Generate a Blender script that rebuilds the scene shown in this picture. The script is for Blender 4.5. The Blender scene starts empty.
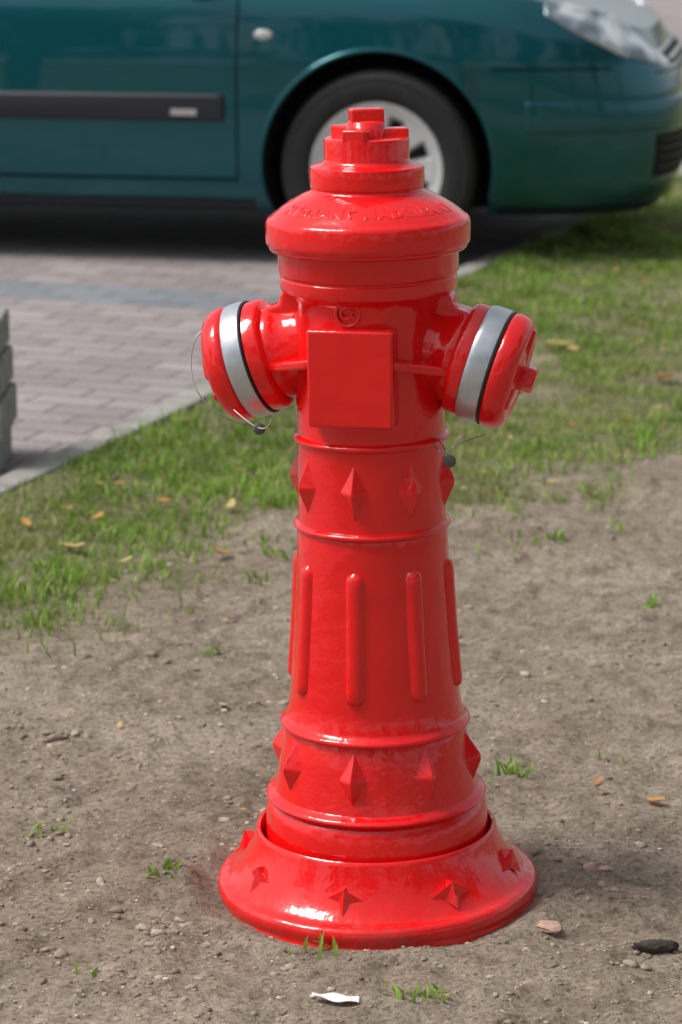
import bpy, bmesh, math, random
import numpy as np
from mathutils import Vector, Matrix, Euler
random.seed(7); rng=np.random.default_rng(11)
scene=bpy.context.scene
COL=scene.collection
rad=math.radians

# ------------------------------------------------------------------ helpers
def link(o,parent=None):
    COL.objects.link(o)
    if parent is not None: o.parent=parent
    return o
def mesh_obj(name,verts,faces,mat=None,parent=None,smooth=True,sharp=40,uv=False):
    me=bpy.data.meshes.new(name)
    me.from_pydata([tuple(v) for v in verts],[],[tuple(f) for f in faces]); me.update()
    bm=bmesh.new(); bm.from_mesh(me); bmesh.ops.recalc_face_normals(bm,faces=bm.faces); bm.to_mesh(me); bm.free()
    if smooth:
        me.polygons.foreach_set('use_smooth',[True]*len(me.polygons))
        me.set_sharp_from_angle(angle=rad(sharp))
    if mat: me.materials.append(mat)
    return link(bpy.data.objects.new(name,me),parent)
def empty(name,mw=None):
    e=bpy.data.objects.new(name,None); e.empty_display_size=.1
    COL.objects.link(e)
    if mw is not None: e.matrix_world=mw
    return e
def lathe_data(prof,seg=96,closed_top=True,closed_bot=True):
    vs=[];fs=[]
    n=len(prof)
    for r,z in prof:
        for i in range(seg):
            a=2*math.pi*i/seg; vs.append((r*math.cos(a),r*math.sin(a),z))
    for j in range(n-1):
        for i in range(seg):
            k=(i+1)%seg
            fs.append((j*seg+i,j*seg+k,(j+1)*seg+k,(j+1)*seg+i))
    if closed_bot: fs.append(tuple(range(seg)))
    if closed_top: fs.append(tuple((n-1)*seg+i for i in range(seg)))
    return vs,fs
def xform(vs,M): return [tuple(M@Vector(v)) for v in vs]
def join_data(parts):
    V=[];F=[]
    for vs,fs in parts:
        o=len(V); V+=list(vs); F+=[tuple(i+o for i in f) for f in fs]
    return V,F
def box_data(x0,x1,y0,y1,z0,z1):
    v=[(x0,y0,z0),(x1,y0,z0),(x1,y1,z0),(x0,y1,z0),(x0,y0,z1),(x1,y0,z1),(x1,y1,z1),(x0,y1,z1)]
    f=[(0,3,2,1),(4,5,6,7),(0,1,5,4),(1,2,6,5),(2,3,7,6),(3,0,4,7)]
    return v,f
def add_bevel(o,w,seg=3,ang=30):
    m=o.modifiers.new('bev','BEVEL'); m.width=w; m.segments=seg; m.limit_method='ANGLE'; m.angle_limit=rad(ang)
    m.harden_normals=False
    return o

# 2-D value noise (numpy)
TAB=rng.random((8,256,256))
def vn(x,y,scale,seed=0):
    x=np.asarray(x,float)/scale+37.3*seed+1000; y=np.asarray(y,float)/scale+11.9*seed+1000
    xi=np.floor(x).astype(int); yi=np.floor(y).astype(int); fx=x-xi; fy=y-yi
    fx=fx*fx*(3-2*fx); fy=fy*fy*(3-2*fy); T=TAB[seed%8]
    a=T[xi%256,yi%256];b=T[(xi+1)%256,yi%256];c=T[xi%256,(yi+1)%256];d=T[(xi+1)%256,(yi+1)%256]
    return (a*(1-fx)+b*fx)*(1-fy)+(c*(1-fx)+d*fx)*fy
def sstep(a,b,x): t=np.clip((x-a)/(b-a),0,1); return t*t*(3-2*t)

# ------------------------------------------------------------------ materials
def new_mat(name):
    m=bpy.data.materials.new(name); m.use_nodes=True
    nt=m.node_tree; b=nt.nodes['Principled BSDF']
    return m,nt,b
def N(nt,t,**kw):
    n=nt.nodes.new(t)
    for k,v in kw.items(): setattr(n,k,v)
    return n
def ramp(nt,fac,stops):
    r=nt.nodes.new('ShaderNodeValToRGB')
    e=r.color_ramp.elements
    while len(e)<len(stops): e.new(.5)
    for i,(p,c) in enumerate(stops):
        e[i].position=p; e[i].color=(c[0],c[1],c[2],1) if not isinstance(c,(int,float)) else (c,c,c,1)
    nt.links.new(fac,r.inputs['Fac']); return r
def noise(nt,vec,scale,detail=4,rough=.55):
    n=nt.nodes.new('ShaderNodeTexNoise'); n.inputs['Scale'].default_value=scale
    n.inputs['Detail'].default_value=detail; n.inputs['Roughness'].default_value=rough
    nt.links.new(vec,n.inputs['Vector']); return n
def mix(nt,fac,a,b,mode='MIX'):
    m=nt.nodes.new('ShaderNodeMix'); m.data_type='RGBA'; m.blend_type=mode
    for s,v in ((0,fac),(6,a),(7,b)):
        if hasattr(v,'node'): nt.links.new(v,m.inputs[s])
        else:
            m.inputs[s].default_value = v if s==0 else (v[0],v[1],v[2],1)
    return m.outputs[2]
def math_n(nt,op,a,b=0.0,clamp=False):
    m=nt.nodes.new('ShaderNodeMath'); m.operation=op; m.use_clamp=clamp
    for s,v in ((0,a),(1,b)):
        if hasattr(v,'node'): nt.links.new(v,m.inputs[s])
        else: m.inputs[s].default_value=v
    return m.outputs[0]
def bump(nt,h,strength,dist,prev=None):
    b=nt.nodes.new('ShaderNodeBump'); b.inputs['Strength'].default_value=strength; b.inputs['Distance'].default_value=dist
    nt.links.new(h,b.inputs['Height'])
    if prev is not None: nt.links.new(prev,b.inputs['Normal'])
    return b.outputs['Normal']

def mat_red():
    m,nt,b=new_mat('red_gloss_enamel')
    tc=N(nt,'ShaderNodeTexCoord'); o=tc.outputs['Object']
    n1=noise(nt,o,9,5,.6); c=ramp(nt,n1.outputs['Fac'],[(.3,(.78,.005,.006)),(.7,(.88,.009,.009))]).outputs['Color']
    sep=N(nt,'ShaderNodeSeparateXYZ'); nt.links.new(o,sep.inputs[0])
    zf=math_n(nt,'SUBTRACT',1.0,math_n(nt,'MULTIPLY',sep.outputs['Z'],13.0),True)
    n2=noise(nt,o,28,8,.7)
    dirt=math_n(nt,'MULTIPLY',ramp(nt,n2.outputs['Fac'],[(.45,0.),(.70,1.)]).outputs['Color'],math_n(nt,'MULTIPLY',zf,.5))
    n3=noise(nt,o,95,3,.6)
    chips=math_n(nt,'MULTIPLY',ramp(nt,n3.outputs['Fac'],[(.735,0.),(.75,1.)]).outputs['Color'],.5)
    n6=noise(nt,o,4.5,4,.6)
    chips=math_n(nt,'MULTIPLY',chips,ramp(nt,n6.outputs['Fac'],[(.48,0.),(.60,1.)]).outputs['Color'])
    df=math_n(nt,'MAXIMUM',dirt,chips)
    c=mix(nt,df,c,(.17,.09,.07))
    nt.links.new(c,b.inputs['Base Color'])
    r=math_n(nt,'ADD',math_n(nt,'MULTIPLY',n2.outputs['Fac'],.10),.09)
    r=math_n(nt,'ADD',r,math_n(nt,'MULTIPLY',df,.4))
    nt.links.new(r,b.inputs['Roughness'])
    b.inputs['Specular IOR Level'].default_value=.5
    b.inputs['Coat Weight'].default_value=.3; b.inputs['Coat Roughness'].default_value=.03
    n4=noise(nt,o,26,3,.5); n5=noise(nt,o,190,2,.5)
    nn=bump(nt,n4.outputs['Fac'],.42,.0055); nn=bump(nt,n5.outputs['Fac'],.20,.0009,nn)
    nt.links.new(nn,b.inputs['Normal']); nt.links.new(nn,b.inputs['Coat Normal'])
    return m
def mat_simple(name,col,rough=.5,metal=0,var=.25,scale=20,bumpd=0.0,coat=0,spec=.5):
    m,nt,b=new_mat(name)
    tc=N(nt,'ShaderNodeTexCoord'); o=tc.outputs['Object']
    n=noise(nt,o,scale,5,.6)
    d=tuple(x*(1-var) for x in col); l=tuple(min(1,x*(1+var)) for x in col)
    nt.links.new(ramp(nt,n.outputs['Fac'],[(.3,d),(.7,l)]).outputs['Color'],b.inputs['Base Color'])
    b.inputs['Roughness'].default_value=rough; b.inputs['Metallic'].default_value=metal
    b.inputs['Coat Weight'].default_value=coat; b.inputs['Specular IOR Level'].default_value=spec
    if bumpd>0: nt.links.new(bump(nt,n.outputs['Fac'],.6,bumpd),b.inputs['Normal'])
    return m
def mat_vcol(name,rough=.7,bumpd=0,scale=80,sub=0,trans=0):
    m,nt,b=new_mat(name)
    a=N(nt,'ShaderNodeAttribute',attribute_name='Col')
    tc=N(nt,'ShaderNodeTexCoord'); n=noise(nt,tc.outputs['Object'],scale,4,.6)
    v=ramp(nt,n.outputs['Fac'],[(.25,.72),(.75,1.15)]).outputs['Color']
    nt.links.new(mix(nt,1.0,a.outputs['Color'],v,'MULTIPLY'),b.inputs['Base Color'])
    b.inputs['Roughness'].default_value=rough
    b.inputs['Specular IOR Level'].default_value=.3
    if bumpd: nt.links.new(bump(nt,n.outputs['Fac'],.7,bumpd),b.inputs['Normal'])
    if trans:
        t=N(nt,'ShaderNodeBsdfTranslucent'); nt.links.new(a.outputs['Color'],t.inputs['Color'])
        ms=N(nt,'ShaderNodeMixShader'); ms.inputs[0].default_value=trans
        out=nt.nodes['Material Output']
        nt.links.new(b.outputs[0],ms.inputs[1]); nt.links.new(t.outputs[0],ms.inputs[2]); nt.links.new(ms.outputs[0],out.inputs[0])
    return m
RED=mat_red()
SILVER=mat_simple('silver_metal_band',(.56,.60,.64),.28,.6,.14,30,.0004)
BLACKR=mat_simple('black_rubber',(.012,.012,.014),.5,0,.3,60,.0003)
WIRE=mat_simple('steel_wire',(.35,.34,.33),.4,.8,.2,90)
LEAD=mat_simple('lead_seal',(.12,.115,.11),.5,.5,.3,90,.0006)

# ------------------------------------------------------------------ FIRE HYDRANT
HYD_M=Matrix.Translation((.048,3.29,-.007))@Matrix.Rotation(rad(-1.0),4,'Y')@Matrix.Rotation(rad(-14),4,'Z')
hyd=empty('fire_hydrant',HYD_M)
def ringp(z,rb,dr,hh=.006,n=7):      # half-round ring profile on body
    return [(rb+dr*math.sin(math.pi*i/(n-1))**.7,z-hh+2*hh*i/(n-1)) for i in range(n)]
def seq(*a):
    out=[]
    for x in a: out+= x if isinstance(x,list) else [x]
    return out
prof=seq((.143,-.03),(.143,.10),(.1415,.124),(.1370,.133),ringp(.1425,.1335,.0080,.0060),
 (.1305,.151),(.1265,.17),(.121,.20),(.1165,.228),ringp(.2395,.1145,.0070,.0060),(.1115,.250),(.1085,.275),(.1045,.32),(.1005,.37),(.0975,.42),
 (.0955,.46),(.0945,.488),ringp(.4975,.0935,.0055,.0050),(.0930,.508),(.0925,.55),(.0925,.598),ringp(.609,.0925,.0058,.0052),(.0925,.620),
 (.0925,.70),(.0925,.772),(.0940,.781),(.098,.788),(.1045,.791),(.1080,.793),(.1092,.796),(.1092,.8085),(.1078,.8100),(.1078,.812),(.1095,.8135),
 (.1108,.816),(.1112,.838),(.1125,.8410),(.1195,.8425),(.1215,.8445),(.1217,.8475),(.1235,.8490),(.1250,.8515),(.1256,.8560),(.1256,.8740),(.1246,.8785),(.1225,.8815),(.1195,.8830),
 (.1160,.8865),(.105,.8950),(.092,.9030),(.080,.9095),(.0715,.9130),(.0690,.9150),(.0685,.9170),(.0693,.9185),(.0700,.9210),(.0700,.9400),(.0690,.9430),(.0640,.9450),
 (.0600,.9460),(.0560,.9475),(.0530,.9500),(.0522,.9530),(.0522,.9740),(.0512,.9770),(.0480,.9785),(.044,.9785))
v,f=lathe_data(prof,144); mesh_obj('barrel_and_bonnet',v,f,RED,hyd,sharp=38)
# operating nut: claw arms and central boss
parts=[]
bo,bf=lathe_data([(.0235,.965),(.0235,.995),(.0222,.9975),(.0195,.9985)],32); parts.append((bo,bf))
for k,(w,h,L) in enumerate([(.030,.9905,.0505),(.025,.988,.0505),(.030,.9905,.0505)]):
    a=rad(-95+120*k)
    d=box_data(.012,L,-w/2,w/2,.962,h); parts.append((xform(d[0],Matrix.Rotation(a,4,'Z')),d[1]))
parts.append((xform(box_data(-.0205,.0205,-.0125,.0125,.99,1.0125)[0],Matrix.Rotation(rad(24),4,'Z')),box_data(0,1,0,1,0,1)[1]))
v,f=join_data(parts); add_bevel(mesh_obj('operating_nut',v,f,RED,hyd,smooth=True),.0045,4)
# base skirt (separate flared casting with small gap)
prof=[(.145,.02),(.1480,.094),(.1490,.0985),(.1515,.1000),(.1540,.098),(.1552,.093),(.160,.080),(.168,.064),(.178,.049),(.188,.038),(.1945,.0335),(.198,.0330),(.2025,.0315),(.2055,.028),(.2065,.022),(.2060,.016),(.2035,.012),(.2035,.0095),(.2055,.007),(.2055,-.02)]
v,f=lathe_data(prof,144,False,False)
rr=np.array(v); ang=np.arctan2(rr[:,1],rr[:,0])
wob=1+.004*np.sin(ang*3+1)+.003*np.sin(ang*7)
rr[:,0]*=wob; rr[:,1]*=wob; rr[:,0]+=-.0015; rr[:,1]+=-.003
mesh_obj('base_skirt',rr.tolist(),f,RED,hyd,sharp=42)
# body radius lookup
bz=np.array([.10,.128,.147,.17,.20,.228,.25,.275,.32,.37,.42,.46,.488,.55,.80]); br=np.array([.143,.1355,.131,.1265,.121,.1165,.1115,.1085,.1045,.1005,.0975,.0955,.0945,.0925,.0925])
def R(z): return float(np.interp(z,bz,br))
def radial(a): # a=0 -> plate (front, -Y)
    return Vector((math.sin(a),-math.cos(a),0)),Vector((math.cos(a),math.sin(a),0))
def spike(a,zc,hh,hw,pr,apex=.05):
    er,et=radial(a); P=lambda t,z,o: tuple(er*(R(z)+o)+et*t+Vector((0,0,z)))
    # diamond footprint, pointed apex; edges sunk 3 mm in the casting
    foot=[P(0,zc+hh,-.002),P(hw,zc+apex*hh,-.006),P(0,zc-hh,-.002),P(-hw,zc+apex*hh,-.006)]
    top=[P(0,zc+.12*hh,pr),P(.08*hw,zc-.02*hh,pr*.98),P(0,zc-.16*hh,pr),P(-.08*hw,zc-.02*hh,pr*.98)]
    vs=foot+top; fs=[(4,5,6,7)]+[(i,(i+1)%4,4+(i+1)%4,4+i) for i in range(4)]+[(3,2,1,0)]
    return vs,fs
parts=[]
for k in range(8):
    a=rad(45*k)
    parts.append(spike(a,.5545,.039,.0225,.0135,.0))
    parts.append(spike(a,.1965,.037,.0230,.0155,-.1))
v,f=join_data(parts); add_bevel(mesh_obj('diamond_studs',v,f,RED,hyd,sharp=20),.0018,3,15)
# ribs: rounded bars
def rib(a,z0,z1,w,pr):
    er,et=radial(a); vs=[];fs=[]; n=9;m=26
    for j in range(m):
        t=j/(m-1)
        s=min(t,1-t)*(z1-z0); e=math.sqrt(max(0,1-(max(0,w-s)/w)**2)) if s<w else 1
        z=z0+(z1-z0)*t
        for i in range(n):
            u=-1+2*i/(n-1); q=u*w*max(e,.02)
            o=-.006+ (pr+.006)*(1-abs(u)**3.2)*max(e,.02)**.6
            rr=R(z); base=math.sqrt(max(rr*rr-q*q,0))
            vs.append(tuple(er*(base+o)+et*q+Vector((0,0,z))))
    for j in range(m-1):
        for i in range(n-1):
            fs.append((j*n+i,j*n+i+1,(j+1)*n+i+1,(j+1)*n+i))
    return vs,fs
v,f=join_data([rib(rad(45*k),.284,.457,.0150,.0072) for k in range(8)])
mesh_obj('vertical_ribs',v,f,RED,hyd,sharp=60)
# stars on skirt
def star(a):
    er,et=radial(a); nrm=(er*.60+Vector((0,0,.80))).normalized(); up=nrm.cross(et)*-1
    if up.z<0: up=-up
    c=er*.1715+Vector((0,0,.0575)); vs=[tuple(c+nrm*.0160+up*.004)]
    L=[(.0,.027),(.0070,.005),(.030,-.003),(.0095,-.009),(.0,-.024),(-.0095,-.009),(-.030,-.003),(-.0070,.005)]
    for x,y in L:
        vs.append(tuple(c+et*x+up*y-nrm*.0022))
    return vs,[(0,1+i,1+(i+1)%8) for i in range(8)]
v,f=join_data([star(rad(45*k)) for k in range(8)]); mesh_obj('skirt_stars',v,f,RED,hyd,sharp=15)
# front plate with crest ring above
W=.0535
d=box_data(-W,W,-.1065,-.05,.6375,.7575); add_bevel(mesh_obj('maker_plate',d[0],d[1],RED,hyd),.004,3)
def torus_data(R0,r0,M,seg=40,ms=10):
    vs=[];fs=[]
    for i in range(seg):
        a=2*math.pi*i/seg
        for j in range(ms):
            b=2*math.pi*j/ms
            vs.append(tuple(M@Vector(((R0+r0*math.cos(b))*math.cos(a),(R0+r0*math.cos(b))*math.sin(a),r0*math.sin(b)))))
    for i in range(seg):
        for j in range(ms):
            fs.append((i*ms+j,((i+1)%seg)*ms+j,((i+1)%seg)*ms+(j+1)%ms,i*ms+(j+1)%ms))
    return vs,fs
Mf=Matrix.Translation((-.004,-.0934,.7755))@Matrix.Rotation(rad(90),4,'X')
e1=torus_data(.0145,.0024,Mf); e2=torus_data(.0065,.0022,Mf@Matrix.Translation((-.002,.001,.0006)),24,8)
e3=(xform(box_data(-.0012,.0085,-.0045,-.0015,-.001,.0026)[0],Mf),box_data(0,1,0,1,0,1)[1])
e4=(xform(box_data(-.001,.0085,.002,.005,-.001,.0026)[0],Mf),box_data(0,1,0,1,0,1)[1])
v,f=join_data([e1,e2,e3,e4]); mesh_obj('foundry_crest',v,f,RED,hyd)
# raised lettering round the bonnet (paint-filled, very shallow)
def bonnet_text(txt,a0):
    cu=bpy.data.curves.new('t','FONT'); cu.body=txt; cu.size=.0180; cu.extrude=.0005; cu.offset=.0008; cu.space_character=1.3; cu.align_x='CENTER'; cu.resolution_u=3; cu.bevel_depth=.0005; cu.bevel_resolution=1
    ob=bpy.data.objects.new('t',cu); COL.objects.link(ob); bpy.context.view_layer.update()
    me=bpy.data.meshes.new_from_object(ob.evaluated_get(bpy.context.evaluated_depsgraph_get()))
    vs=[];fs=[tuple(p.vertices) for p in me.polygons]
    for q in me.vertices:
        x,y,z=q.co; r=.1085-y*.95; a=a0+x/.098
        zz=float(np.interp(r,[.0715,.080,.092,.105,.116,.1195],[.913,.9095,.903,.895,.8865,.883]))+z*.9
        vs.append((r*math.sin(a),-r*math.cos(a),zz))
    bpy.data.objects.remove(ob); return vs,fs
v,f=join_data([bonnet_text('HYDRANT NADZIEMNY',rad(15)),bonnet_text('ARMATURA WODNA 80',rad(195))])
mesh_obj('raised_lettering',v,f,RED,hyd,smooth=True,sharp=80)
# outlets ----------------------------------------------------------
for side,nm in ((0,'right'),(180,'left')):
    off=-.004 if side==0 else .0
    A=Matrix.Rotation(rad(side),4,'Z')@Matrix.Translation((0,0,.7460))@Matrix.Rotation(rad(90+17),4,'Y')@Matrix.Translation((0,0,off))   # local +Z -> outwards/down
    def LO(name,prof,mat,seg=72,sharp=35):
        v,f=lathe_data(prof,seg); return mesh_obj(nm+'_'+name,xform(v,A),f,mat,hyd,sharp=sharp)
    g1,g2=(.1470,.1710) if side==180 else (.1455,.1695)
    LO('outlet_neck',[(.048,.0),(.0500,.075),(.0510,.092),(.0530,.102),(.0560,.109),(.0585,.113),(.0595,.118),(.0595,.121),(.0650,.1225),(.0685,.125),(.0700,.129),(.0700,g1-.004),(.066,g1-.0035)],RED)
    if side==180:
        LO('gasket',[(.060,g1-.003),(.0712,g1-.0028),(.0722,g1-.0012),(.0715,g1+.0010),(.060,g1+.0012)],BLACKR)
    else:
        LO('gasket',[(.060,g2+.0005),(.0715,g2+.0005),(.0725,g2+.0016),(.0718,g2+.0032),(.060,g2+.0035)],BLACKR)
    LO('metal_band',[(.060,g1-.0035 if side==0 else g1+.0005),(.0712,g1-.003 if side==0 else g1+.001),(.0724,g1),(.0729,g1+.0025),(.0732,g1+.008),(.0732,g2-.008),(.0729,g2-.003),(.0724,g2-.001),(.0712,g2),(.060,g2+.0003)],SILVER)
    LO('outlet_cap',[(.060,g2),(.0680,g2+.0005),(.0705,.1730),(.0722,.1755),(.0728,.180),(.0722,.187),(.0700,.193),(.0655,.1985),(.0600,.2015),(.0540,.2020),(.0500,.200),(.044,.1995),(.036,.2015),(.0310,.2030),(.0265,.2030),(.0225,.2040)],RED)
    # nut + lugs on cap
    nutv,nutf=lathe_data([(.0185,.195),(.0185,.218),(.017,.2205),(.012,.2215)],5)
    parts=[(nutv,nutf)]
    for k in range(3):
        d=box_data(.015,.060,-.006,.006,.192,.2050); parts.append((xform(d[0],Matrix.Rotation(rad(60+120*k),4,'Z')),d[1]))
    v,f=join_data(parts); add_bevel(mesh_obj(nm+'_cap_nut',xform(v,A),f,RED,hyd,sharp=35),.003,3)
    S=Matrix.Rotation(rad(side),4,'Z')
    def prism(poly,y0,y1,axis='xz'):
        n=len(poly); vs=[(p[0],y0,p[1]) for p in poly]+[(p[0],y1,p[1]) for p in poly]
        fs=[tuple(range(n))[::-1],tuple(range(n,2*n))]+[(i,(i+1)%n,n+(i+1)%n,n+i) for i in range(n)]
        return vs,fs
    w1=prism([(.06,.794),(.100,.794),(.108,.786),(.110,.774),(.140,.764),(.140,.700),(.06,.70)],-.022,.022)
    add_bevel(mesh_obj(nm+'_web',xform(w1[0],S),w1[1],RED,hyd),.005,3)
    for sy in (-1,1):
        pts=[(.03,sy*.100),(.058,sy*.0985),(.105,sy*.066),(.120,sy*.058),(.120,0),(.03,0)]
        n=len(pts); zt=lambda x:.7145-(x-.05)*.22
        vs=[(x,y,zt(x)+.0055) for x,y in pts]+[(x,y,zt(x)-.0055) for x,y in pts]
        fs=[tuple(range(n)),tuple(range(n,2*n))[::-1]]+[(i,(i+1)%n,n+(i+1)%n,n+i) for i in range(n)]
        add_bevel(mesh_obj(nm+'_shelf_web',xform(vs,S),fs,RED,hyd),.0025,2)
# wires and lead seals
def wire(name,pts,r=.0009,mat=WIRE):
    cu=bpy.data.curves.new(name,'CURVE'); cu.dimensions='3D'; cu.bevel_depth=r; cu.bevel_resolution=2
    s=cu.splines.new('NURBS'); s.points.add(len(pts)-1)
    for p,q in zip(s.points,pts): p.co=(*q,1)
    s.use_endpoint_u=True; s.order_u=4; cu.materials.append(mat)
    return link(bpy.data.objects.new(name,cu),hyd)
wire('left_seal_wire',[(-.195,-.03,.745),(-.212,-.04,.74),(-.218,-.05,.71),(-.208,-.075,.675),(-.175,-.085,.645),(-.14,-.075,.628),(-.115,-.05,.625)])
wire('left_seal_wire_loop',[(-.155,-.075,.65),(-.135,-.09,.64),(-.118,-.095,.63),(-.105,-.098,.632),(-.10,-.095,.645)])
wire('right_seal_wire',[(.150,-.03,.620),(.135,-.055,.618),(.118,-.065,.612),(.105,-.068,.600),(.100,-.07,.607),(.092,-.055,.612)])
wire('right_seal_wire_loop',[(.093,-.03,.612),(.108,-.065,.608),(.112,-.068,.598),(.108,-.07,.592),(.106,-.07,.600),(.13,-.055,.625)])
def seal(name,c,r):
    v,f=lathe_data([(r*.75,-.003),(r,-.0018),(r,.0018),(r*.75,.003)],20)
    M=Matrix.Translation(c)@Matrix.Rotation(rad(80),4,'X')@Matrix.Rotation(rad(20),4,'Y')
    mesh_obj(name,xform(v,M),f,LEAD,hyd)
seal('left_lead_seal',(-.118,-.092,.631),.0075); seal('right_lead_seal',(.114,-.069,.594),.0080)

# ------------------------------------------------------------------ GROUND
K=Vector((.349,.937)).normalized(); P0=Vector((-.712,5.48)); Nn=Vector((-K.y,K.x))
def kd(x,y): return (x-P0.x)*Nn.x+(y-P0.y)*Nn.y
def gmask(x,y):
    g=y-(5.08+1.05*x)
    big=vn(x,y,.55,1)-.5; med=vn(x,y,.17,2)-.5
    m=sstep(-.18,.55,g+.9*big+.8*med)
    bare=sstep(.54,.70,vn(x,y,.8,5)*.55+vn(x,y,.22,6)*.45)*sstep(3.2,.8,g)*sstep(-.1,.5,x)
    near=sstep(-.75,-.20,kd(x,y))   # lush strip by the kerb
    m=np.maximum(m*(1-.82*bare), near*sstep(-.35,.1,g+.5*big+.5*med))
    return m
def height(x,y):
    d=kd(x,y)
    h=.020*(vn(x,y,.9,0)-.5)+.016*(vn(x,y,.28,1)-.5)+.012*(vn(x,y,.10,2)-.5)+.008*(vn(x,y,.045,3)-.5)+.0055*(vn(x,y,.018,4)-.5)
    cl=sstep(.55,.82,vn(x,y,.06,5)); h=h+.009*cl*vn(x,y,.02,6)
    rh=np.hypot(x-.048,y-3.29)
    h=h*(.25+.75*sstep(.18,.32,rh))+ .020*np.exp(-((rh-.242)/.028)**2)*(vn(x,y,.05,7)-.10)-.004*np.exp(-((rh-.21)/.02)**2)
    flat=sstep(-.35,-.05,d); h=h*(1-.7*flat)+.012*flat
    h=np.where(d>-.03,-.07,h)
    return h
def axis(lo,hi,step,L,g=1.22):
    c=list(np.arange(lo,hi+1e-9,step)); a=c[-1]; s=step
    while a<L: s*=g; a+=s; c.append(a)
    a=c[0]; s=step; pre=[]
    while a>-L: s*=g; a-=s; pre.append(a)
    return np.array(pre[::-1]+c)
gx=axis(-.85,1.05,.0055,700,1.13); gy=axis(2.55,5.6,.0070,700,1.09)
X,Y=np.meshgrid(gx,gy); H=height(X,Y)
far=sstep(12,40,np.hypot(X,Y)); H=H*(1-far)-.07*far
nxv,nyv=len(gx),len(gy)
V=np.stack([X.ravel(),Y.ravel(),H.ravel()],1)
idx=np.arange(nxv*nyv).reshape(nyv,nxv)
Fq=np.stack([idx[:-1,:-1].ravel(),idx[:-1,1:].ravel(),idx[1:,1:].ravel(),idx[1:,:-1].ravel()],1)
def fast_mesh(name,V,F,mat,col=None,attrs=None,smooth=True):
    me=bpy.data.meshes.new(name); nf=len(F); k=F.shape[1]
    me.vertices.add(len(V)); me.vertices.foreach_set('co',V.astype(np.float32).ravel())
    me.loops.add(nf*k); me.loops.foreach_set('vertex_index',F.astype(np.int32).ravel())
    me.polygons.add(nf); me.polygons.foreach_set('loop_start',np.arange(0,nf*k,k,dtype=np.int32))
    me.polygons.foreach_set('use_smooth',[smooth]*nf)
    me.update(calc_edges=True); me.validate()
    if col is not None:
        a=me.color_attributes.new('Col','FLOAT_COLOR','POINT')
        c=np.ones((len(V),4),np.float32); c[:,:3]=col; a.data.foreach_set('color',c.ravel())
    for k2,v2 in (attrs or {}).items():
        a=me.attributes.new(k2,'FLOAT','POINT'); a.data.foreach_set('value',np.asarray(v2,np.float32))
    me.materials.append(mat)
    return link(bpy.data.objects.new(name,me))
m,nt,b=new_mat('sandy_soil')
tc=N(nt,'ShaderNodeTexCoord'); o=tc.outputs['Object']
a=N(nt,'ShaderNodeAttribute',attribute_name='grass')
n1=noise(nt,o,2.4,7,.68); n2=noise(nt,o,22,8,.72); n3=noise(nt,o,140,5,.7); n4=noise(nt,o,420,3,.6)
c1=ramp(nt,n1.outputs['Fac'],[(.32,(.28,.222,.168)),(.5,(.385,.317,.247)),(.68,(.50,.42,.335))]).outputs['Color']
c2=ramp(nt,n2.outputs['Fac'],[(.28,(.52,.48,.46)),(.5,(1,1,1)),(.75,(1.25,1.23,1.2))]).outputs['Color']
c=mix(nt,1.0,c1,c2,'MULTIPLY')
c3=ramp(nt,n3.outputs['Fac'],[(.30,(.30,.28,.27)),(.46,(1,1,1)),(.64,(1.22,1.21,1.19)),(.74,(2.0,2.0,1.95))]).outputs['Color']
c=mix(nt,.9,c,c3,'MULTIPLY')
vor=N(nt,'ShaderNodeTexVoronoi'); vor.inputs['Scale'].default_value=190; nt.links.new(o,vor.inputs['Vector'])
c4=ramp(nt,vor.outputs['Color'],[(.0,(.4,.4,.42)),(.4,(1,1,1)),(.85,(1.08,1.05,1.0)),(1.0,(1.8,1.8,1.8))]).outputs['Color']
c=mix(nt,.75,c,c4,'MULTIPLY')
gcol=ramp(nt,n2.outputs['Fac'],[(.3,(.11,.13,.04)),(.7,(.25,.26,.10))]).outputs['Color']
gf=math_n(nt,'MULTIPLY',a.outputs['Fac'],.72)
c=mix(nt,gf,c,gcol); nt.links.new(c,b.inputs['Base Color'])
b.inputs['Roughness'].default_value=.95; b.inputs['Specular IOR Level'].default_value=.15
nn=bump(nt,n2.outputs['Fac'],.9,.014); nn=bump(nt,n3.outputs['Fac'],1.0,.008,nn); nn=bump(nt,n4.outputs['Fac'],.9,.0025,nn)
nt.links.new(nn,b.inputs['Normal'])
GM=gmask(X,Y); GM=np.maximum(GM,sstep(7,14,np.hypot(X,Y-4)))
fast_mesh('ground',V,Fq,m,attrs={'grass':GM.ravel()})

# paving : local y along kerb, local x = away from paving
pang=math.atan2(K.y,K.x)-math.pi/2
PM=Matrix.Translation((P0.x,P0.y,0))@Matrix.Rotation(pang,4,'Z')
m,nt,b=new_mat('concrete_pavers')
tc=N(nt,'ShaderNodeTexCoord'); o=tc.outputs['Object']
br_=N(nt,'ShaderNodeTexBrick'); br_.inputs['Scale'].default_value=1; br_.inputs['Brick Width'].default_value=.2; br_.inputs['Row Height'].default_value=.1
br_.inputs['Mortar Size'].default_value=.0045; br_.inputs['Mortar Smooth'].default_value=.3; br_.inputs['Bias'].default_value=0
br_.inputs['Color1'].default_value=(0,0,0,1); br_.inputs['Color2'].default_value=(1,1,1,1); br_.inputs['Mortar'].default_value=(.5,.5,.5,1)
nt.links.new(o,br_.inputs['Vector'])
cb=ramp(nt,br_.outputs['Color'],[(0,(.28,.248,.248)),(1,(.38,.338,.338))]).outputs['Color']
sep=N(nt,'ShaderNodeSeparateXYZ'); nt.links.new(o,sep.inputs[0])
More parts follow.
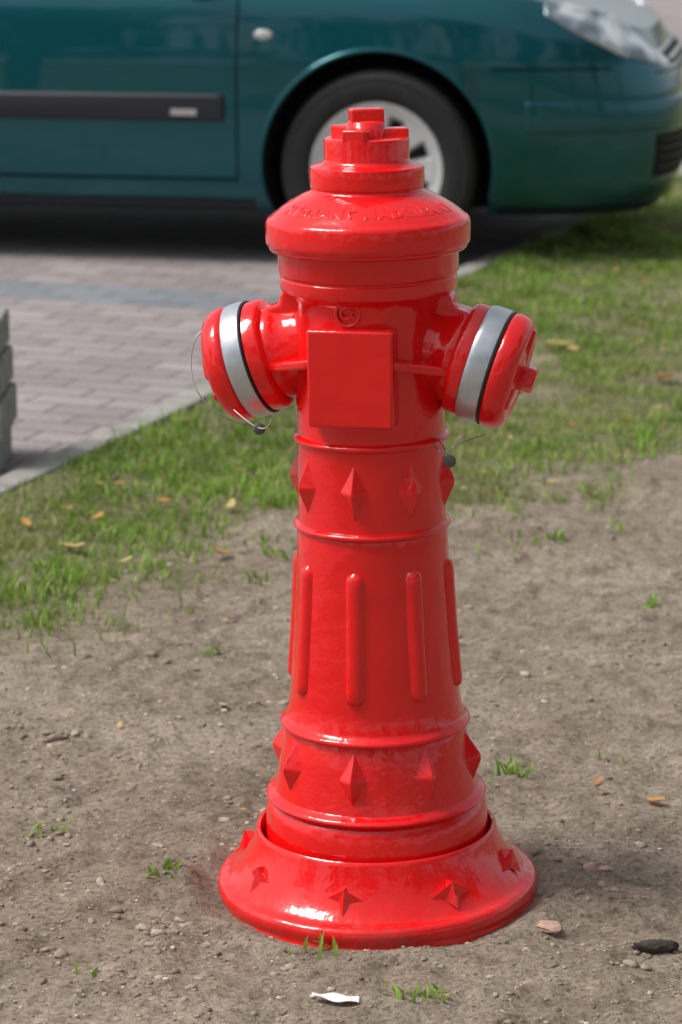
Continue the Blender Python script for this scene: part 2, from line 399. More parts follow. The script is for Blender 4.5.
s1=math_n(nt,'MULTIPLY',math_n(nt,'GREATER_THAN',sep.outputs['Y'],2.3),math_n(nt,'LESS_THAN',sep.outputs['Y'],2.6))
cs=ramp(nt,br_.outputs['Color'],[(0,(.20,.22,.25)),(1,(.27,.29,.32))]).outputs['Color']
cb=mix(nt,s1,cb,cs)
n1=noise(nt,o,1.3,6,.65); n2=noise(nt,o,60,6,.7)
cb=mix(nt,.8,cb,ramp(nt,n1.outputs['Fac'],[(.3,(.72,.71,.70)),(.7,(1.15,1.13,1.1))]).outputs['Color'],'MULTIPLY')
cb=mix(nt,.8,cb,ramp(nt,n2.outputs['Fac'],[(.3,.7),(.7,1.2)]).outputs['Color'],'MULTIPLY')
cb=mix(nt,br_.outputs['Fac'],cb,(.13,.12,.105)); nt.links.new(cb,b.inputs['Base Color'])
b.inputs['Roughness'].default_value=.85; b.inputs['Specular IOR Level'].default_value=.25
inv=math_n(nt,'SUBTRACT',1.0,br_.outputs['Fac'])
nn=bump(nt,inv,.7,.005); nn=bump(nt,n2.outputs['Fac'],.5,.002,nn); nt.links.new(nn,b.inputs['Normal'])
xs=[-24]+list(np.linspace(-14,-.045,60)); ys=list(np.linspace(-20,30,101))
vs=[];
for yy in ys:
    for xx in xs: vs.append((xx,yy,float(.004*(vn(xx,yy,1.3,3)-.5))))
nX=len(xs); fs=[(j*nX+i,j*nX+i+1,(j+1)*nX+i+1,(j+1)*nX+i) for j in range(len(ys)-1) for i in range(nX-1)]
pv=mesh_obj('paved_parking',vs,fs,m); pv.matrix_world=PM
# kerb : 1 m edging stones
KM=mat_simple('kerb_concrete',(.29,.275,.25),.9,0,.35,12,.003)
parts=[]
for k in range(-14,28):
    y0=k*1.0+.003; dz=random.uniform(-.003,.003); dx=random.uniform(-.002,.002)
    parts.append(box_data(-.045+dx,.030+dx,y0,y0+.994,-.12,.022+dz))
v,f=join_data(parts); kb=mesh_obj('kerb',v,f,KM,smooth=False); kb.matrix_world=PM; add_bevel(kb,.008,2)

# ------------------------------------------------------------------ GRASS
def blades(px,py,hmin,hmax,wid,cols,name,lean=.6,low=.65):
    n=len(px); z=height(px,py); h=rng.uniform(hmin,hmax,n)*(.6+.8*vn(px,py,.12,4)); w=wid*rng.uniform(.7,1.3,n)
    az=rng.uniform(0,2*np.pi,n); ln=rng.uniform(.1,lean,n)*h; fa=rng.uniform(0,np.pi,n)
    dx,dy=np.cos(az),np.sin(az); wx,wy=np.cos(fa)*w,np.sin(fa)*w
    V=np.zeros((n,5,3))
    for k,(t,ws) in enumerate([(0,1),(0,-1),(.55,.85),(.55,-.85),(1,0)]):
        o=ln*t**2.0
        V[:,k,0]=px+dx*o+wx*ws; V[:,k,1]=py+dy*o+wy*ws; V[:,k,2]=z-.003+h*t*(1-.15*t)
    base=np.arange(n)[:,None]*5
    F=np.concatenate([base+np.array([0,1,3]),base+np.array([0,3,2]),base+np.array([2,3,4])])
    tone=vn(px,py,.30,7)*.6+vn(px,py,.09,5)*.4; ci=rng.integers(0,len(cols),n)
    c=cols[ci]*rng.uniform(.75,1.25,(n,1))*(.8+.4*vn(px,py,.2,3))[:,None]
    dry=np.array([.46,.43,.20]); dm=(sstep(.52,.80,tone)*.5)[:,None]; c=c*(1-dm)+dry*dm
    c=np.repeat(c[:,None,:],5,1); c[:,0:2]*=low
    return fast_mesh(name,V.reshape(-1,3),F,GR,col=c.reshape(-1,3),smooth=True)
GR=mat_vcol('grass_blades',.5,0,60,trans=.3)
green=np.array([(.24,.41,.055),(.28,.46,.07),(.34,.51,.10),(.18,.32,.04),(.38,.50,.13),(.48,.46,.22),(.26,.43,.06)])
n=380000
py=rng.uniform(3.6,13.5,n); px=np.where(rng.random(n)<.80,rng.uniform(-.16,.16,n)*py,rng.uniform(-1.8,4.2,n))
cl=sstep(.33,.70,vn(px,py,.075,3)*.7+vn(px,py,.2,6)*.3); gmk=gmask(px,py)*(.16+1.0*cl)
keep=(rng.random(n)<gmk*(.62+.35*sstep(-1.0,-.3,kd(px,py))))&(kd(px,py)<-.036)
px,py=px[keep],py[keep]
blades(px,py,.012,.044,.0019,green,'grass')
# seedlings on the soil + a few tufts
sp=[(-.229,3.30,22,.045),(.246,3.73,26,.04),(.381,3.77,6,.03),(.098,2.915,30,.05),(-.403,3.463,8,.02),(-.21,4.30,10,.025),(-.032,3.07,14,.018),(.06,2.93,8,.03),(.16,4.9,16,.03),(.55,4.6,24,.035),(.42,5.1,30,.04),(-.30,3.0,3,.02)]
qx=[];qy=[]
for x,y,c,h in sp:
    for _ in range(c):
        qx.append(x+random.gauss(0,.013)); qy.append(y+random.gauss(0,.013))
for _ in range(230):
    x=random.uniform(-.9,1.2); y=random.uniform(4.4,6.0)
    if y>4.75+.75*x and random.random()<.7:
        for _ in range(9): qx.append(x+random.gauss(0,.018)); qy.append(y+random.gauss(0,.018))
qx=np.array(qx);qy=np.array(qy); k=kd(qx,qy)<-.06
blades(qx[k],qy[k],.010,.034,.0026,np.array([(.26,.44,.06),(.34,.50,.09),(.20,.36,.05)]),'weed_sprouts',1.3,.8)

# ------------------------------------------------------------------ STONES / CLODS
def ico(sub):
    bm=bmesh.new(); bmesh.ops.create_icosphere(bm,subdivisions=sub,radius=1); v=np.array([x.co[:] for x in bm.verts]); f=np.array([[q.index for q in x.verts] for x in bm.faces]); bm.free(); return v,f
def scatter(name,px,py,rad_,cols,mat,sub=2,flat=(.45,.8),sink=.25,rough=.22,smooth=True,elong=(.6,1)):
    v0,f0=ico(sub); n=len(px); z=height(px,py); VV=[];CC=[];FF=[]
    for i in range(n):
        q=v0*(1+rough*(rng.random((len(v0),1))-.5)*2*.6)
        d=rng.normal(size=(4,3)); d/=np.linalg.norm(d,axis=1)[:,None]
        for dd in d: q=q*(1-.40*np.clip(v0@dd-.35,0,1)[:,None])
        s=np.array([1,rng.uniform(*elong),rng.uniform(*flat)])*rad_[i]; q=q*s
        a=rng.uniform(0,6.28); ca,sa=math.cos(a),math.sin(a)
        q=np.stack([q[:,0]*ca-q[:,1]*sa,q[:,0]*sa+q[:,1]*ca,q[:,2]],1)
        VV.append(q+np.array([px[i],py[i],z[i]+s[2]*sink])); FF.append(f0+i*len(v0))
        c=np.array(cols[rng.integers(0,len(cols))])*rng.uniform(.75,1.25); CC.append(np.tile(c,(len(v0),1)))
    return fast_mesh(name,np.concatenate(VV),np.concatenate(FF),mat,col=np.concatenate(CC),smooth=smooth)
ST=mat_vcol('small_stones',.9,.0012,160)
SC=mat_vcol('soil_crumbs',.95,.004,130)
def pts(n,y0,y1,xw):
    y=y0+(y1-y0)*rng.random(n)**1.2; x=rng.uniform(-1,1,n)*xw*y; return x,y
x,y=pts(8000,2.6,6.2,.19); ok=(kd(x,y)<-.08)&(np.hypot(x-.048,y-3.29)>.215)
x,y=x[ok],y[ok]; r=np.clip(.0018*np.exp(rng.normal(0,.5,len(x))),.001,.007)
scatter('pebbles',x,y,r,[(.40,.34,.27),(.36,.30,.23),(.54,.50,.44),(.30,.26,.22),(.44,.34,.27),(.22,.18,.15)],ST,1,smooth=False)
x,y=pts(4200,2.6,6.0,.19); ok=(kd(x,y)<-.1)&(np.hypot(x-.048,y-3.29)>.22)&(vn(x,y,.22,6)>.36)
x,y=x[ok],y[ok]; r=np.clip(.0038*np.exp(rng.normal(0,.5,len(x))),.002,.012)
def cluster(cx,cy,n,s,rm):
    global x,y,r
    x=np.append(x,rng.normal(cx,s,n)); y=np.append(y,rng.normal(cy,s,n)); r=np.append(r,rng.uniform(.3,1,n)*rm)
cluster(-.425,3.886,16,.022,.014); cluster(-.40,3.45,10,.018,.010); cluster(-.21,3.13,12,.025,.011); cluster(.30,3.25,14,.03,.009); cluster(-.25,3.0,10,.03,.009)
cluster(.07,3.035,14,.05,.006); cluster(.42,3.0,10,.03,.009)
scatter('soil_clods',x,y,r,[(.36,.30,.23),(.30,.245,.19),(.41,.345,.275),(.26,.21,.165)],SC,2,(.35,.65),.0,.45)
scatter('dirt_clod',np.array([.381]),np.array([3.066]),np.array([.029]),[(.07,.057,.048)],SC,3,(.38,.40),.5,.35,elong=(.40,.42))
BR=mat_vcol('broken_brick',.9,.002,150)
scatter('brick_fragment',np.array([.253,.33,.345]),np.array([3.13,3.36,3.33]),np.array([.020,.015,.010]),[(.46,.29,.23)],BR,2,(.35,.5),.1,.3,smooth=False)
# fallen leaves
def leaves(name,L,mat):
    VV=[];FF=[];CC=[];o=0
    for (x,y,s,c) in L:
        a=random.uniform(0,6.28); z=float(height(np.array([x]),np.array([y]))[0])+.004
        if s>.012 and y>4.8: z+=.008
        w=random.uniform(.35,.6); cu=random.uniform(.1,.45); ti=random.uniform(-.3,.3)
        n=7
        for i in range(n):
            t=i/(n-1)*2-1; hw=w*math.sqrt(max(0,1-t*t))*(1+.15*math.sin(9*t))*(1 if t<0 else 1-.3*t)
            for q in (-1,0,1):
                lx=t*s; ly=q*hw*s; lz=s*(cu*abs(q)*hw*1.1+.25*t*t+ti*t)+.002
                VV.append((x+lx*math.cos(a)-ly*math.sin(a),y+lx*math.sin(a)+ly*math.cos(a),z+lz)); CC.append(c)
        for i in range(n-1):
            for q in range(2): FF.append((o+i*3+q,o+i*3+q+1,o+i*3+q+4,o+i*3+q+3))
        o+=n*3
    return fast_mesh(name,np.array(VV),np.array(FF),mat,col=np.array(CC))
LM=mat_vcol('dry_leaves',.6,.0008,120,trans=.2)
oc=[(.60,.32,.09),(.52,.27,.10),(.64,.44,.18),(.42,.22,.11),(.62,.50,.20)]
L=[(-.229,4.94,.026,oc[0]),(.442,3.588,.017,oc[0]),(.367,3.66,.014,oc[1]),(.589,7.16,.045,oc[4]),(.62,7.10,.04,oc[2]),(.815,6.67,.035,oc[1]),(.37,3.62,.01,oc[3]),(-.51,5.0,.022,oc[2]),(-.36,5.35,.02,oc[0]),(.82,5.0,.02,oc[0]),(.06,4.55,.01,oc[3])]
for _ in range(420):
    x=random.uniform(-.9,1.6); y=random.uniform(4.3,9.5)
    if gmask(np.array([x]),np.array([y]))[0]>.2 and kd(x,y)<-.07: L.append((x,y,random.uniform(.007,.021),random.choice(oc)))
for _ in range(24):
    L.append((random.uniform(-.55,.6),random.uniform(3.4,5.2),random.uniform(.005,.010),random.choice(oc)))
L=[l for l in L if math.hypot(l[0]-.048,l[1]-3.29)>.23]
leaves('fallen_leaves',L,LM)
WP=mat_simple('white_paper',(.75,.74,.72),.7,0,.08,60,.0005)
vs=[];fs=[]
for i in range(12):
    for j in range(5):
        wd=.0055*(.35+.65*math.sin(math.pi*(i+.7)/12.4)); x=-.034+.0050*i; y=2.913+wd*(j-2)-.0012*i
        vs.append((x,y,float(height(np.array([-.01]),np.array([2.91]))[0])+.008+.0015*math.sin(i*.9+j*.8)+.0012*math.cos(j*2.1+i*.3)))
for i in range(11):
    for j in range(4): fs.append((i*5+j,(i+1)*5+j,(i+1)*5+j+1,i*5+j+1))
mesh_obj('paper_scrap',vs,fs,WP)

# ------------------------------------------------------------------ CONCRETE BLOCK STACK (left edge)
CB=mat_simple('grey_concrete_block',(.27,.265,.25),.9,0,.3,25,.004)
st=empty('concrete_block_stack',Matrix.Translation((-.722,5.63,.0)))
z=.0
for k,(h,dx) in enumerate([(.072,-.012),(.082,.002),(.075,-.004),(.075,-.010)]):
    d=box_data(-.40+dx,dx,0,.26,z,z+h); add_bevel(mesh_obj('block_course',d[0],d[1],CB,st),.006,2); z+=h+.008
    if k<3:
        d=box_data(-.38,-.03,.02,.24,z-.0085,z+.0005); mesh_obj('bedding_strip',d[0],d[1],CB,st)

# ------------------------------------------------------------------ CAR
def mat_paint():
    m,nt,b=new_mat('teal_metallic_paint')
    tc=N(nt,'ShaderNodeTexCoord'); o=tc.outputs['Object']
    n=noise(nt,o,900,2,.5)
    c=ramp(nt,n.outputs['Fac'],[(.35,(.0003,.072,.096)),(.7,(.0006,.140,.170))]).outputs['Color']
    sep=N(nt,'ShaderNodeSeparateXYZ'); nt.links.new(o,sep.inputs[0])
    n2=noise(nt,o,7,6,.7)
    dz=math_n(nt,'SUBTRACT',1.0,math_n(nt,'MULTIPLY',sep.outputs['Z'],3.2),True)
    df=math_n(nt,'MULTIPLY',dz,math_n(nt,'MULTIPLY',n2.outputs['Fac'],.15))
    c=mix(nt,df,c,(.10,.095,.085)); nt.links.new(c,b.inputs['Base Color'])
    b.inputs['Metallic'].default_value=.75; b.inputs['Roughness'].default_value=.25
    b.inputs['Coat Weight'].default_value=.75; b.inputs['Coat Roughness'].default_value=.02
    n3=noise(nt,o,3,2,.4); nn=bump(nt,n3.outputs['Fac'],.15,.01); nt.links.new(nn,b.inputs['Coat Normal'])
    return m
PAINT=mat_paint()
BP=mat_simple('black_plastic_trim',(.014,.016,.024),.45,0,.2,60)
DARK=mat_simple('wheelhouse_black',(.008,.008,.009),.9,0,.3,30)
TYRE=mat_simple('tyre_rubber',(.016,.016,.017),.75,0,.35,25,.001)
HUB=mat_simple('silver_wheel_trim',(.66,.67,.68),.35,.3,.06,30)
GLASS=mat_simple('tinted_window_glass',(.01,.014,.015),.05,0,.1,5,0,.5)
CHROME=mat_simple('chrome',(.75,.75,.76),.12,.95,.05,20)
m,nt,b=new_mat('headlamp_lens'); HL=m
tc=N(nt,'ShaderNodeTexCoord'); nh=noise(nt,tc.outputs['Object'],10,2,.5)
nt.links.new(ramp(nt,nh.outputs['Fac'],[(.38,(.16,.20,.23)),(.5,(.42,.48,.52)),(.60,(.80,.83,.85))]).outputs['Color'],b.inputs['Base Color'])
b.inputs['Roughness'].default_value=.10; b.inputs['Metallic'].default_value=.3; b.inputs['Coat Weight'].default_value=.6
nt.links.new(bump(nt,nh.outputs['Fac'],.4,.03),b.inputs['Normal'])

YAW=rad(-10)
fw=Vector((math.cos(YAW),math.sin(YAW),0)); lat=Vector((-math.sin(YAW),math.cos(YAW),0))
near=Vector((.112,8.62,0)); org=near+lat*.83
car=empty('parked_car',Matrix.Translation(org)@Matrix.Rotation(YAW,4,'Z'))
FR=.95; RE=-3.25
xc=(FR+RE)/2; aa=(FR-RE)/2; bb=.85
th=np.linspace(-math.pi,0,20001)   # rear centre -> near side (y<0) -> front centre
cth,sth=np.cos(th),np.sin(th); nn_=np.where(cth>0,4.8,6.0)
ox=xc+aa*np.sign(cth)*np.abs(cth)**(2/nn_); oy=-bb*np.abs(sth)**(2/nn_)
sl=np.concatenate([[0],np.cumsum(np.hypot(np.diff(ox),np.diff(oy)))]); sl/=sl[-1]
U=np.linspace(0,1,241); OX=np.interp(U,sl,ox); OY=np.interp(U,sl,oy)
tx=np.gradient(OX,U); ty=np.gradient(OY,U); L_=np.hypot(tx,ty); NX=ty/L_; NY=-tx/L_
NX[-1]=1;NY[-1]=0;NX[0]=-1;NY[0]=0;OY[-1]=0;OY[0]=0
def ztop(x): return np.interp(x,[-3.4,-3.1,-2.6,-1.2,-.45,-.1,.2,.45,.65,.80,.90,.95],[.88,.93,.95,.945,.94,.925,.895,.855,.80,.745,.70,.67])
def inset(z,nx,t):
    s=np.interp(z,[.16,.19,.24,.29,.40,.47,.6,.66,.70,.8,.9,.96],[.090,.055,.025,.012,.002,0,.004,.006,.013,.030,.054,.075])
    fr=np.interp(z,[.16,.20,.26,.34,.44,.55,.60,.66,.72,.80],[.10,.055,.022,.006,0,.008,.022,.045,.075,.13])
    w=np.clip(nx,0,1)**2; return s*(1-w)+fr*w+.045*np.clip((t-.86)/.14,0,1)**2
ZB=.165
def surf(u,z,off=0.0,mir=1):
    x=np.interp(u,U,OX);y=np.interp(u,U,OY);nx=np.interp(u,U,NX);ny=np.interp(u,U,NY)
    t=(z-ZB)/(ztop(x)-ZB); k=off-inset(z,nx,t)
    return (float(x+nx*k),float((y+ny*k)*mir),float(z))
def Ux(x): return float(np.interp(x,OX,U))
def Uy(y): # front face
    i=OX>0; return float(np.interp(y,OY[i],U[i]))
TL=list(np.linspace(0,.86,30))+[.89,.92,.945,.965,.985,1.0]
vs=[];n=len(U); full=[(i,1) for i in range(n)]+[(i,-1) for i in range(n-2,0,-1)]; M_=len(full)
for t in TL:
    for i,s in full:
        z=ZB+(ztop(OX[i])-ZB)*t; k=-inset(z,NX[i],t)
        vs.append((OX[i]+NX[i]*k,(OY[i]+NY[i]*k)*s,z))
last=vs[-M_:]
rings=len(TL)
QS=[.985,.96,.92,.86,.78,.68,.55,.4,.22]
for q in QS:
    for x,y,z in last:
        X2=xc+(x-xc)*q; vs.append((X2,y*q,float(ztop(X2))*.999+(.055*(1-q**2)**.8 if X2>-.5 else .03*(1-q*q))))
rings+=len(QS)
fs=[]
for j in range(rings-1):
    for i in range(M_):
        k=(i+1)%M_; fs.append((j*M_+i,j*M_+k,(j+1)*M_+k,(j+1)*M_+i))
fs.append(tuple(range(M_))[::-1]); fs.append(tuple((rings-1)*M_+i for i in range(M_)))
body=mesh_obj('body_shell',vs,fs,PAINT,car,sharp=60)
body.data.materials.append(DARK)
def patch_data(u0,u1,zlo,zhi,o_in,o_out,nu=24,nz=4,mir=1,bulge=0.0):
    vs=[];fs=[]
    us=np.linspace(u0,u1,nu); 
    for lay,o in ((0,o_in),(1,o_out)):
        for a_,u in enumerate(us):
            s=a_/(nu-1); lo=zlo(s) if callable(zlo) else zlo; hi=zhi(s) if callable(zhi) else zhi
            for k in range(nz):
                q=k/(nz-1); bo=bulge*math.sin(math.pi*q)*math.sin(math.pi*min(max(s,.02),.98)) if lay else 0
                vs.append(surf(u,lo+(hi-lo)*q,o+bo,mir))
    P=nu*nz
    g=lambda l,a_,k:l*P+a_*nz+k
    for a_ in range(nu-1):
        for k in range(nz-1):
            fs.append((g(1,a_,k),g(1,a_+1,k),g(1,a_+1,k+1),g(1,a_,k+1)))
            fs.append((g(0,a_,k),g(0,a_,k+1),g(0,a_+1,k+1),g(0,a_+1,k)))
        fs.append((g(0,a_,0),g(0,a_+1,0),g(1,a_+1,0),g(1,a_,0)))
        fs.append((g(0,a_,nz-1),g(1,a_,nz-1),g(1,a_+1,nz-1),g(0,a_+1,nz-1)))
    for k in range(nz-1):
        fs.append((g(0,0,k),g(1,0,k),g(1,0,k+1),g(0,0,k+1)))
        fs.append((g(0,nu-1,k),g(0,nu-1,k+1),g(1,nu-1,k+1),g(1,nu-1,k)))
    return vs,fs
def cut(dat):
    me=bpy.data.meshes.new('cutter'); me.from_pydata(dat[0],[],dat[1])
    bm=bmesh.new(); bm.from_mesh(me); bmesh.ops.recalc_face_normals(bm,faces=bm.faces); bm.to_mesh(me); bm.free()
    me.materials.append(DARK)
    ob=bpy.data.objects.new('cutter',me); COL.objects.link(ob); ob.matrix_world=body_mw
    md=body.modifiers.new('b','BOOLEAN'); md.operation='DIFFERENCE'; md.object=ob; md.solver='EXACT'; md.material_mode='TRANSFER'
    bpy.context.view_layer.update()
    with bpy.context.temp_override(object=body,active_object=body,selected_objects=[body]):
        bpy.ops.object.modifier_apply(modifier='b')
    bpy.data.objects.remove(ob)
bpy.context.view_layer.update(); body_mw=car.matrix_world.copy()
def wheel_cut(x,mir):
    v,f=lathe_data([(.372,-.30),(.372,.30)],72); M=Matrix.Translation((x,-.84*mir,.318))@Matrix.Rotation(rad(90),4,'X'); return xform(v,M),f
for mir in (1,-1):
    for x in (0,-2.54): cut(wheel_cut(x,mir))
    for dat in (patch_data(Ux(-.450)-.0006,Ux(-.450)+.0006,.275,.93,-.014,.03,3,14,mir),
                patch_data(Ux(-1.50)-.0006,Ux(-1.50)+.0006,.275,.935,-.014,.03,3,14,mir),
                patch_data(Ux(-2.16),Ux(-.450),.271,.281,-.014,.03,40,2,mir),
                patch_data(Ux(.36),Ux(.74),.632,.639,-.014,.03,20,2,mir)):
        cut(dat)
cut(patch_data(Ux(.88),1.0,.612,.618,-.014,.03,20,2,1)); cut(patch_data(Ux(.88),1.0,.612,.618,-.014,.03,20,2,-1))
me=body.data; me.polygons.foreach_set('use_smooth',[True]*len(me.polygons)); me.set_sharp_from_angle(angle=rad(32))
def both(name,mat,*a,**k):
    for mir,sd in ((1,'near'),(-1,'far')):
        d=patch_data(*a,mir=mir,**k); o=mesh_obj(name+'_'+sd,d[0],d[1],mat,car,sharp=35)
        yield o
for o in both('door_moulding',BP,Ux(-2.05),Ux(-.490),.462,.550,-.01,.017,40,6,bulge=.006): add_bevel(o,.010,4)
for o in both('moulding_badge',CHROME,Ux(-.66),Ux(-.575),.483,.503,.012,.0255,6,2): pass
for o in both('sill_trim',BP,Ux(-2.14),Ux(-.40),.172,.205,-.03,.006,30,3): pass
for o in both('bumper_rub_strip',PAINT,Ux(.47),Uy(-.05),.435,.535,-.01,.014,40,6,bulge=.004): add_bevel(o,.007,3)
for o in both('bumper_lip',BP,Ux(.40),1.0,.168,.19,-.03,.004,30,3): pass
for o in both('headlamp',HL,Ux(.535),Uy(-.40),lambda s:np.interp(s,[0,.15,.45,.8,1],[.800,.745,.668,.632,.635]),lambda s:np.interp(s,[0,.15,.45,.75,.92,1],[.835,.835,.795,.730,.690,.672]),-.02,.005,30,8,bulge=.012): add_bevel(o,.004,2)
for o in both('upper_grille',DARK,Uy(-.36),1.0,.632,.662,-.01,.006,14,3): pass
for o in both('grille_chrome',CHROME,Uy(-.36),1.0,.644,.650,-.01,.010,14,2): pass
for o in both('lower_intake',DARK,Uy(-.58),1.0,.28,.42,-.01,.0035,16,4): pass
for zz in (.31,.34,.37,.40):
    for o in both('intake_bar',BP,Uy(-.57),1.0,zz,zz+.008,-.005,.010,16,2): pass
for o in both('rear_lamp',mat_simple('red_lamp',(.35,.01,.01),.15,0,.1,10,0,1),.005+float(np.interp(-.7,OY[:60],U[:60])),float(np.interp(-.55,OY[:60][::1],U[:60])) ,.70,.88,-.01,.006,10,4): pass
# side repeater
rp=[];
for mir in (1,-1):
    v0,f0=ico(3); c=Vector(surf(Ux(-.365),.737,0,mir)); vv=[(c.x+p[0]*.031,c.y+p[1]*.010,c.z+p[2]*.0175) for p in v0]; rp.append((vv,[tuple(int(i) for i in q) for q in f0]))
v,f=join_data(rp); mesh_obj('side_repeater',v,f,mat_simple('clear_lamp',(.60,.60,.58),.15,0,.1,50,0,1),car)
# wheel-arch lips
for mir in (1,-1):
    for x0 in (0,-2.54):
        cu=bpy.data.curves.new('arch_lip','CURVE'); cu.dimensions='3D'; cu.bevel_depth=.008; cu.bevel_resolution=3
        P=[]
        for k in range(37):
            a=rad(-14+208*k/36); x=x0+.376*math.cos(a); z=.318+.376*math.sin(a)
            if z<.18: continue
            p=surf(Ux(x),z,-.004,mir); P.append(p)
        s=cu.splines.new('POLY'); s.points.add(len(P)-1)
        for q,p in zip(s.points,P): q.co=(*p,1)
        cu.materials.append(PAINT); link(bpy.data.objects.new('arch_lip',cu),car)
# wheels
for mir in (1,-1):
    for x0 in (0,-2.54):
        M=Matrix.Translation((x0,-.735*mir,.315))@Matrix.Rotation(rad(90)*mir,4,'X')
        tp=[(.205,-.09),(.24,-.097),(.275,-.099),(.302,-.09),(.312,-.075),(.315,-.06),(.3155,-.03),(.312,-.028),(.312,-.024),(.3155,-.022),(.316,.022),(.312,.024),(.312,.028),(.3155,.03),(.315,.06),(.312,.075),(.302,.09),(.290,.0955),(.288,.0945),(.275,.099),(.24,.098),(.218,.092),(.213,.084)]
        v,f=lathe_data(tp,96,False,False); mesh_obj('tyre',xform(v,M),f,TYRE,car,sharp=50)
        rpf=[(.215,.060),(.217,.086),(.213,.092),(.206,.092),(.198,.086),(.180,.084),(.178,.078),(.170,.070)]
        v,f=lathe_data(rpf,96,False,False); mesh_obj('wheel_rim',xform(v,M),f,HUB,car)
        v,f=lathe_data([(.20,.060),(.08,.055)],64,True,False); mesh_obj('brake_backing',xform(v,M),f,DARK,car)
        parts=[lathe_data([(.066,.05),(.064,.088),(.054,.094),(.025,.097),(.012,.0975)],48)]
        for k in range(8):
            a0=2*math.pi*k/8; vs=[]; nS=8
            for i in range(nS):
                r=.045+(.185-.045)*i/(nS-1); w=.022+.030*(i/(nS-1))**1.4; zt=.090-.010*math.sin(math.pi*i/(nS-1))-.004*i/(nS-1)
                for q,zz in ((-w,zt-.022),(-w*.75,zt),(w*.75,zt),(w,zt-.022)): vs.append((r,q,zz))
            fs=[(i*4+q,i*4+q+1,(i+1)*4+q+1,(i+1)*4+q) for i in range(nS-1) for q in range(3)]
            parts.append((xform(vs,Matrix.Rotation(a0,4,'Z')),fs))
        v,f=join_data(parts); mesh_obj('hubcap',xform(v,M),f,HUB,car,sharp=35)
# greenhouse
lv=[(.90,-.20,-3.10,.775),(.96,-.30,-3.06,.755),(1.06,-.50,-3.02,.715),(1.18,-.74,-2.94,.665),(1.28,-.95,-2.86,.615),(1.345,-1.10,-2.80,.565),(1.375,-1.25,-2.70,.50),(1.395,-1.5,-2.4,.36),(1.40,-1.8,-2.1,.15)]
vs=[];NS=120
for z,xf,xr,hb in lv:
    cx=(xf+xr)/2; ax=(xf-xr)/2
    for i in range(NS):
        a=2*math.pi*i/NS; c_,s_=math.cos(a),math.sin(a); e=2/4.5
        vs.append((cx+ax*math.copysign(abs(c_)**e,c_),hb*math.copysign(abs(s_)**e,s_),z))
fs=[]
for j in range(len(lv)-1):
    for i in range(NS):
        k=(i+1)%NS; fs.append((j*NS+i,j*NS+k,(j+1)*NS+k,(j+1)*NS+i))
fs.append(tuple((len(lv)-1)*NS+i for i in range(NS)))
gh=mesh_obj('greenhouse',vs,fs,GLASS,car,sharp=60); gh.data.materials.append(PAINT)
for p in gh.data.polygons:
    c=p.center
    ang=math.atan2(c.y/.7,(c.x+1.7)/1.4)
    A=abs(math.degrees(ang))
    pil=(44<A<52) or (86<A<92) or (128<A<140)
    if c.z>1.31 or pil or c.z<.93: p.material_index=1
for mir in (1,-1):
    v0,f0=ico(3); vv=[(-.62+p[0]*.075*(1 if p[0]>0 else .5),(-.90+p[1]*.095)*mir,.985+p[2]*.065) for p in v0]
    mesh_obj('door_mirror',vv,[tuple(int(i) for i in q) for q in f0],PAINT,car)
    c=surf(Ux(-1.36),.84,.02,mir); d=box_data(c[0]-.09,c[0]+.09,c[1]-.012,c[1]+.012,.828,.858); add_bevel(mesh_obj('door_handle',d[0],d[1],PAINT,car),.010,3)

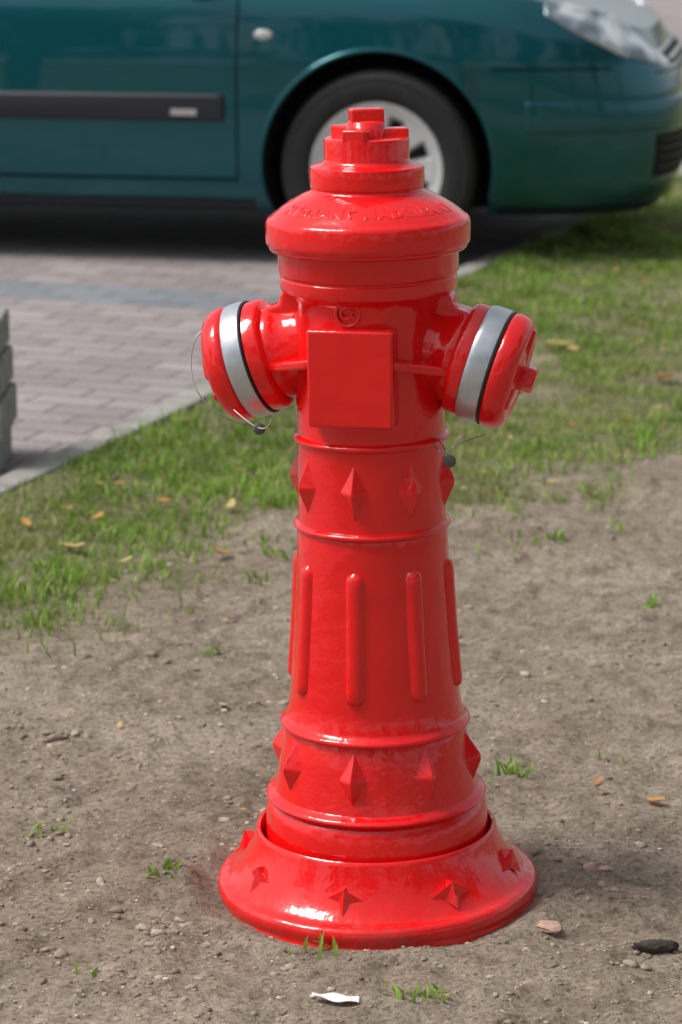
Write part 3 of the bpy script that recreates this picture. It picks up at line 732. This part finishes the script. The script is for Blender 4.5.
# ------------------------------------------------------------------ TREES out of view, added to block low sky and shape paint reflections
BARK=mat_simple('tree_bark',(.13,.10,.075),.95,0,.4,6,.03)
LEAF=mat_vcol('tree_leaves',.6,0,3,trans=.25)
def make_tree_meshes(seed):
    rs=random.Random(seed); rg=np.random.default_rng(seed)
    parts=[];tips=[]
    def limb(p0,p1,r0,r1,n=8,seg=6):
        vs=[];fs=[]; d=(p1-p0); ax=d.normalized(); s=ax.orthogonal().normalized(); t=ax.cross(s)
        for j in range(seg+1):
            q=j/seg; c=p0+d*q+Vector((math.sin(q*4+p0.x),math.cos(q*3+p0.y),0))*.05*q*(1-q)*d.length; r=r0+(r1-r0)*q
            for i in range(n):
                a=2*math.pi*i/n; vs.append(tuple(c+(s*math.cos(a)+t*math.sin(a))*r))
        for j in range(seg):
            for i in range(n): fs.append((j*n+i,j*n+(i+1)%n,(j+1)*n+(i+1)%n,(j+1)*n+i))
        parts.append((vs,fs))
    top=Vector((rs.uniform(-.2,.2),rs.uniform(-.2,.2),5.5)); limb(Vector((0,0,-.15)),top,.17,.06)
    for k in range(9):
        z=1.9+k*.42; a=k*2.4+rs.random(); L=rs.uniform(1.3,2.2)*(1-.05*k); p0=Vector((top.x*z/5.5,top.y*z/5.5,z))
        p1=p0+Vector((math.cos(a)*L,math.sin(a)*L,rs.uniform(.5,1.2))); limb(p0,p1,.07,.02)
        tips+= [p1,p0.lerp(p1,.6)]
    tips.append(top)
    C=[];
    for tpt in tips:
        for _ in range(4): C.append((np.array(tpt)+rg.normal(0,.42,3),rg.uniform(.30,.62)))
    V=[];cols=[]
    for c,r in C:
        n=90; d=rg.normal(size=(n,3)); d/=np.linalg.norm(d,axis=1)[:,None]; p=c+d*(r*rg.random((n,1))**.4)
        u=rg.normal(size=(n,3)); u/=np.linalg.norm(u,axis=1)[:,None]; w=np.cross(u,rg.normal(size=(n,3))); w/=np.linalg.norm(w,axis=1)[:,None]
        s=rg.uniform(.05,.10,(n,1)); q=np.stack([p-u*s,p+w*s*.6,p+u*s,p-w*s*.6],1); V.append(q.reshape(-1,3))
        tone=np.array([.07,.12,.025])*rg.uniform(.6,1.4); cols.append(np.repeat(tone[None]*rg.uniform(.7,1.3,(n,1)),4,0))
    V=np.concatenate(V); F=np.arange(len(V)).reshape(-1,4)
    tv,tf=join_data(parts)
    t=mesh_obj('trunk',tv,tf,BARK); cr=fast_mesh('crown',V,F,LEAF,col=np.concatenate(cols),smooth=False)
    return t,cr
base=[make_tree_meshes(5),make_tree_meshes(9)]
used=[False,False]
spots=[(-9,-7,1.2),(-5.2,-9,1.05),(-1.2,-8.2,1.3),(3.2,-9.5,1.15),(7.2,-7,1.25),(8.8,-2.5,1.15),(9.2,2.6,1.3),(-12.5,-2,1.1)]
for i,(x,y,s) in enumerate(spots):
    e=empty('added_reflection_tree' if i==0 else 'added_reflection_tree.%03d'%i,Matrix.Translation((x,y,0))@Matrix.Rotation(i*1.7,4,'Z')@Matrix.Scale(s,4))
    j=i%2; t,cr=base[j]
    if used[j]: t=link(bpy.data.objects.new('trunk',t.data)); cr=link(bpy.data.objects.new('crown',cr.data))
    used[j]=True; t.parent=e; cr.parent=e

# ------------------------------------------------------------------ LIGHT / WORLD / CAMERA
w=bpy.data.worlds.new('World'); scene.world=w; w.use_nodes=True; nt=w.node_tree
bg=nt.nodes['Background']; sky=nt.nodes.new('ShaderNodeTexSky'); sky.sky_type='NISHITA'; sky.sun_disc=False
S=Vector((-.56,-.06,.86)).normalized()
sky.sun_elevation=math.asin(S.z); sky.sun_rotation=math.atan2(S.x,S.y); sky.dust_density=3; sky.air_density=1; sky.ozone_density=1
hs=nt.nodes.new('ShaderNodeHueSaturation'); hs.inputs['Saturation'].default_value=.30
nt.links.new(sky.outputs[0],hs.inputs['Color']); nt.links.new(hs.outputs[0],bg.inputs['Color']); bg.inputs['Strength'].default_value=.15
sun=bpy.data.lights.new('sun','SUN'); sun.energy=2.6; sun.angle=rad(22); sun.color=(1,.97,.93)
so=bpy.data.objects.new('sun',sun); COL.objects.link(so); so.rotation_euler=(-S).to_track_quat('-Z','Y').to_euler()
cam=bpy.data.cameras.new('camera'); co=bpy.data.objects.new('camera',cam); COL.objects.link(co)
co.location=(0,0,1.31); co.rotation_euler=(rad(90-13.8),0,0)
cam.sensor_fit='VERTICAL'; cam.sensor_height=36; cam.lens=94.9; cam.clip_start=.05; cam.clip_end=2500
cam.dof.use_dof=True; cam.dof.focus_distance=3.30; cam.dof.aperture_fstop=7.1
scene.camera=co
scene.view_settings.view_transform='Standard'; scene.view_settings.look='None'; scene.view_settings.exposure=0
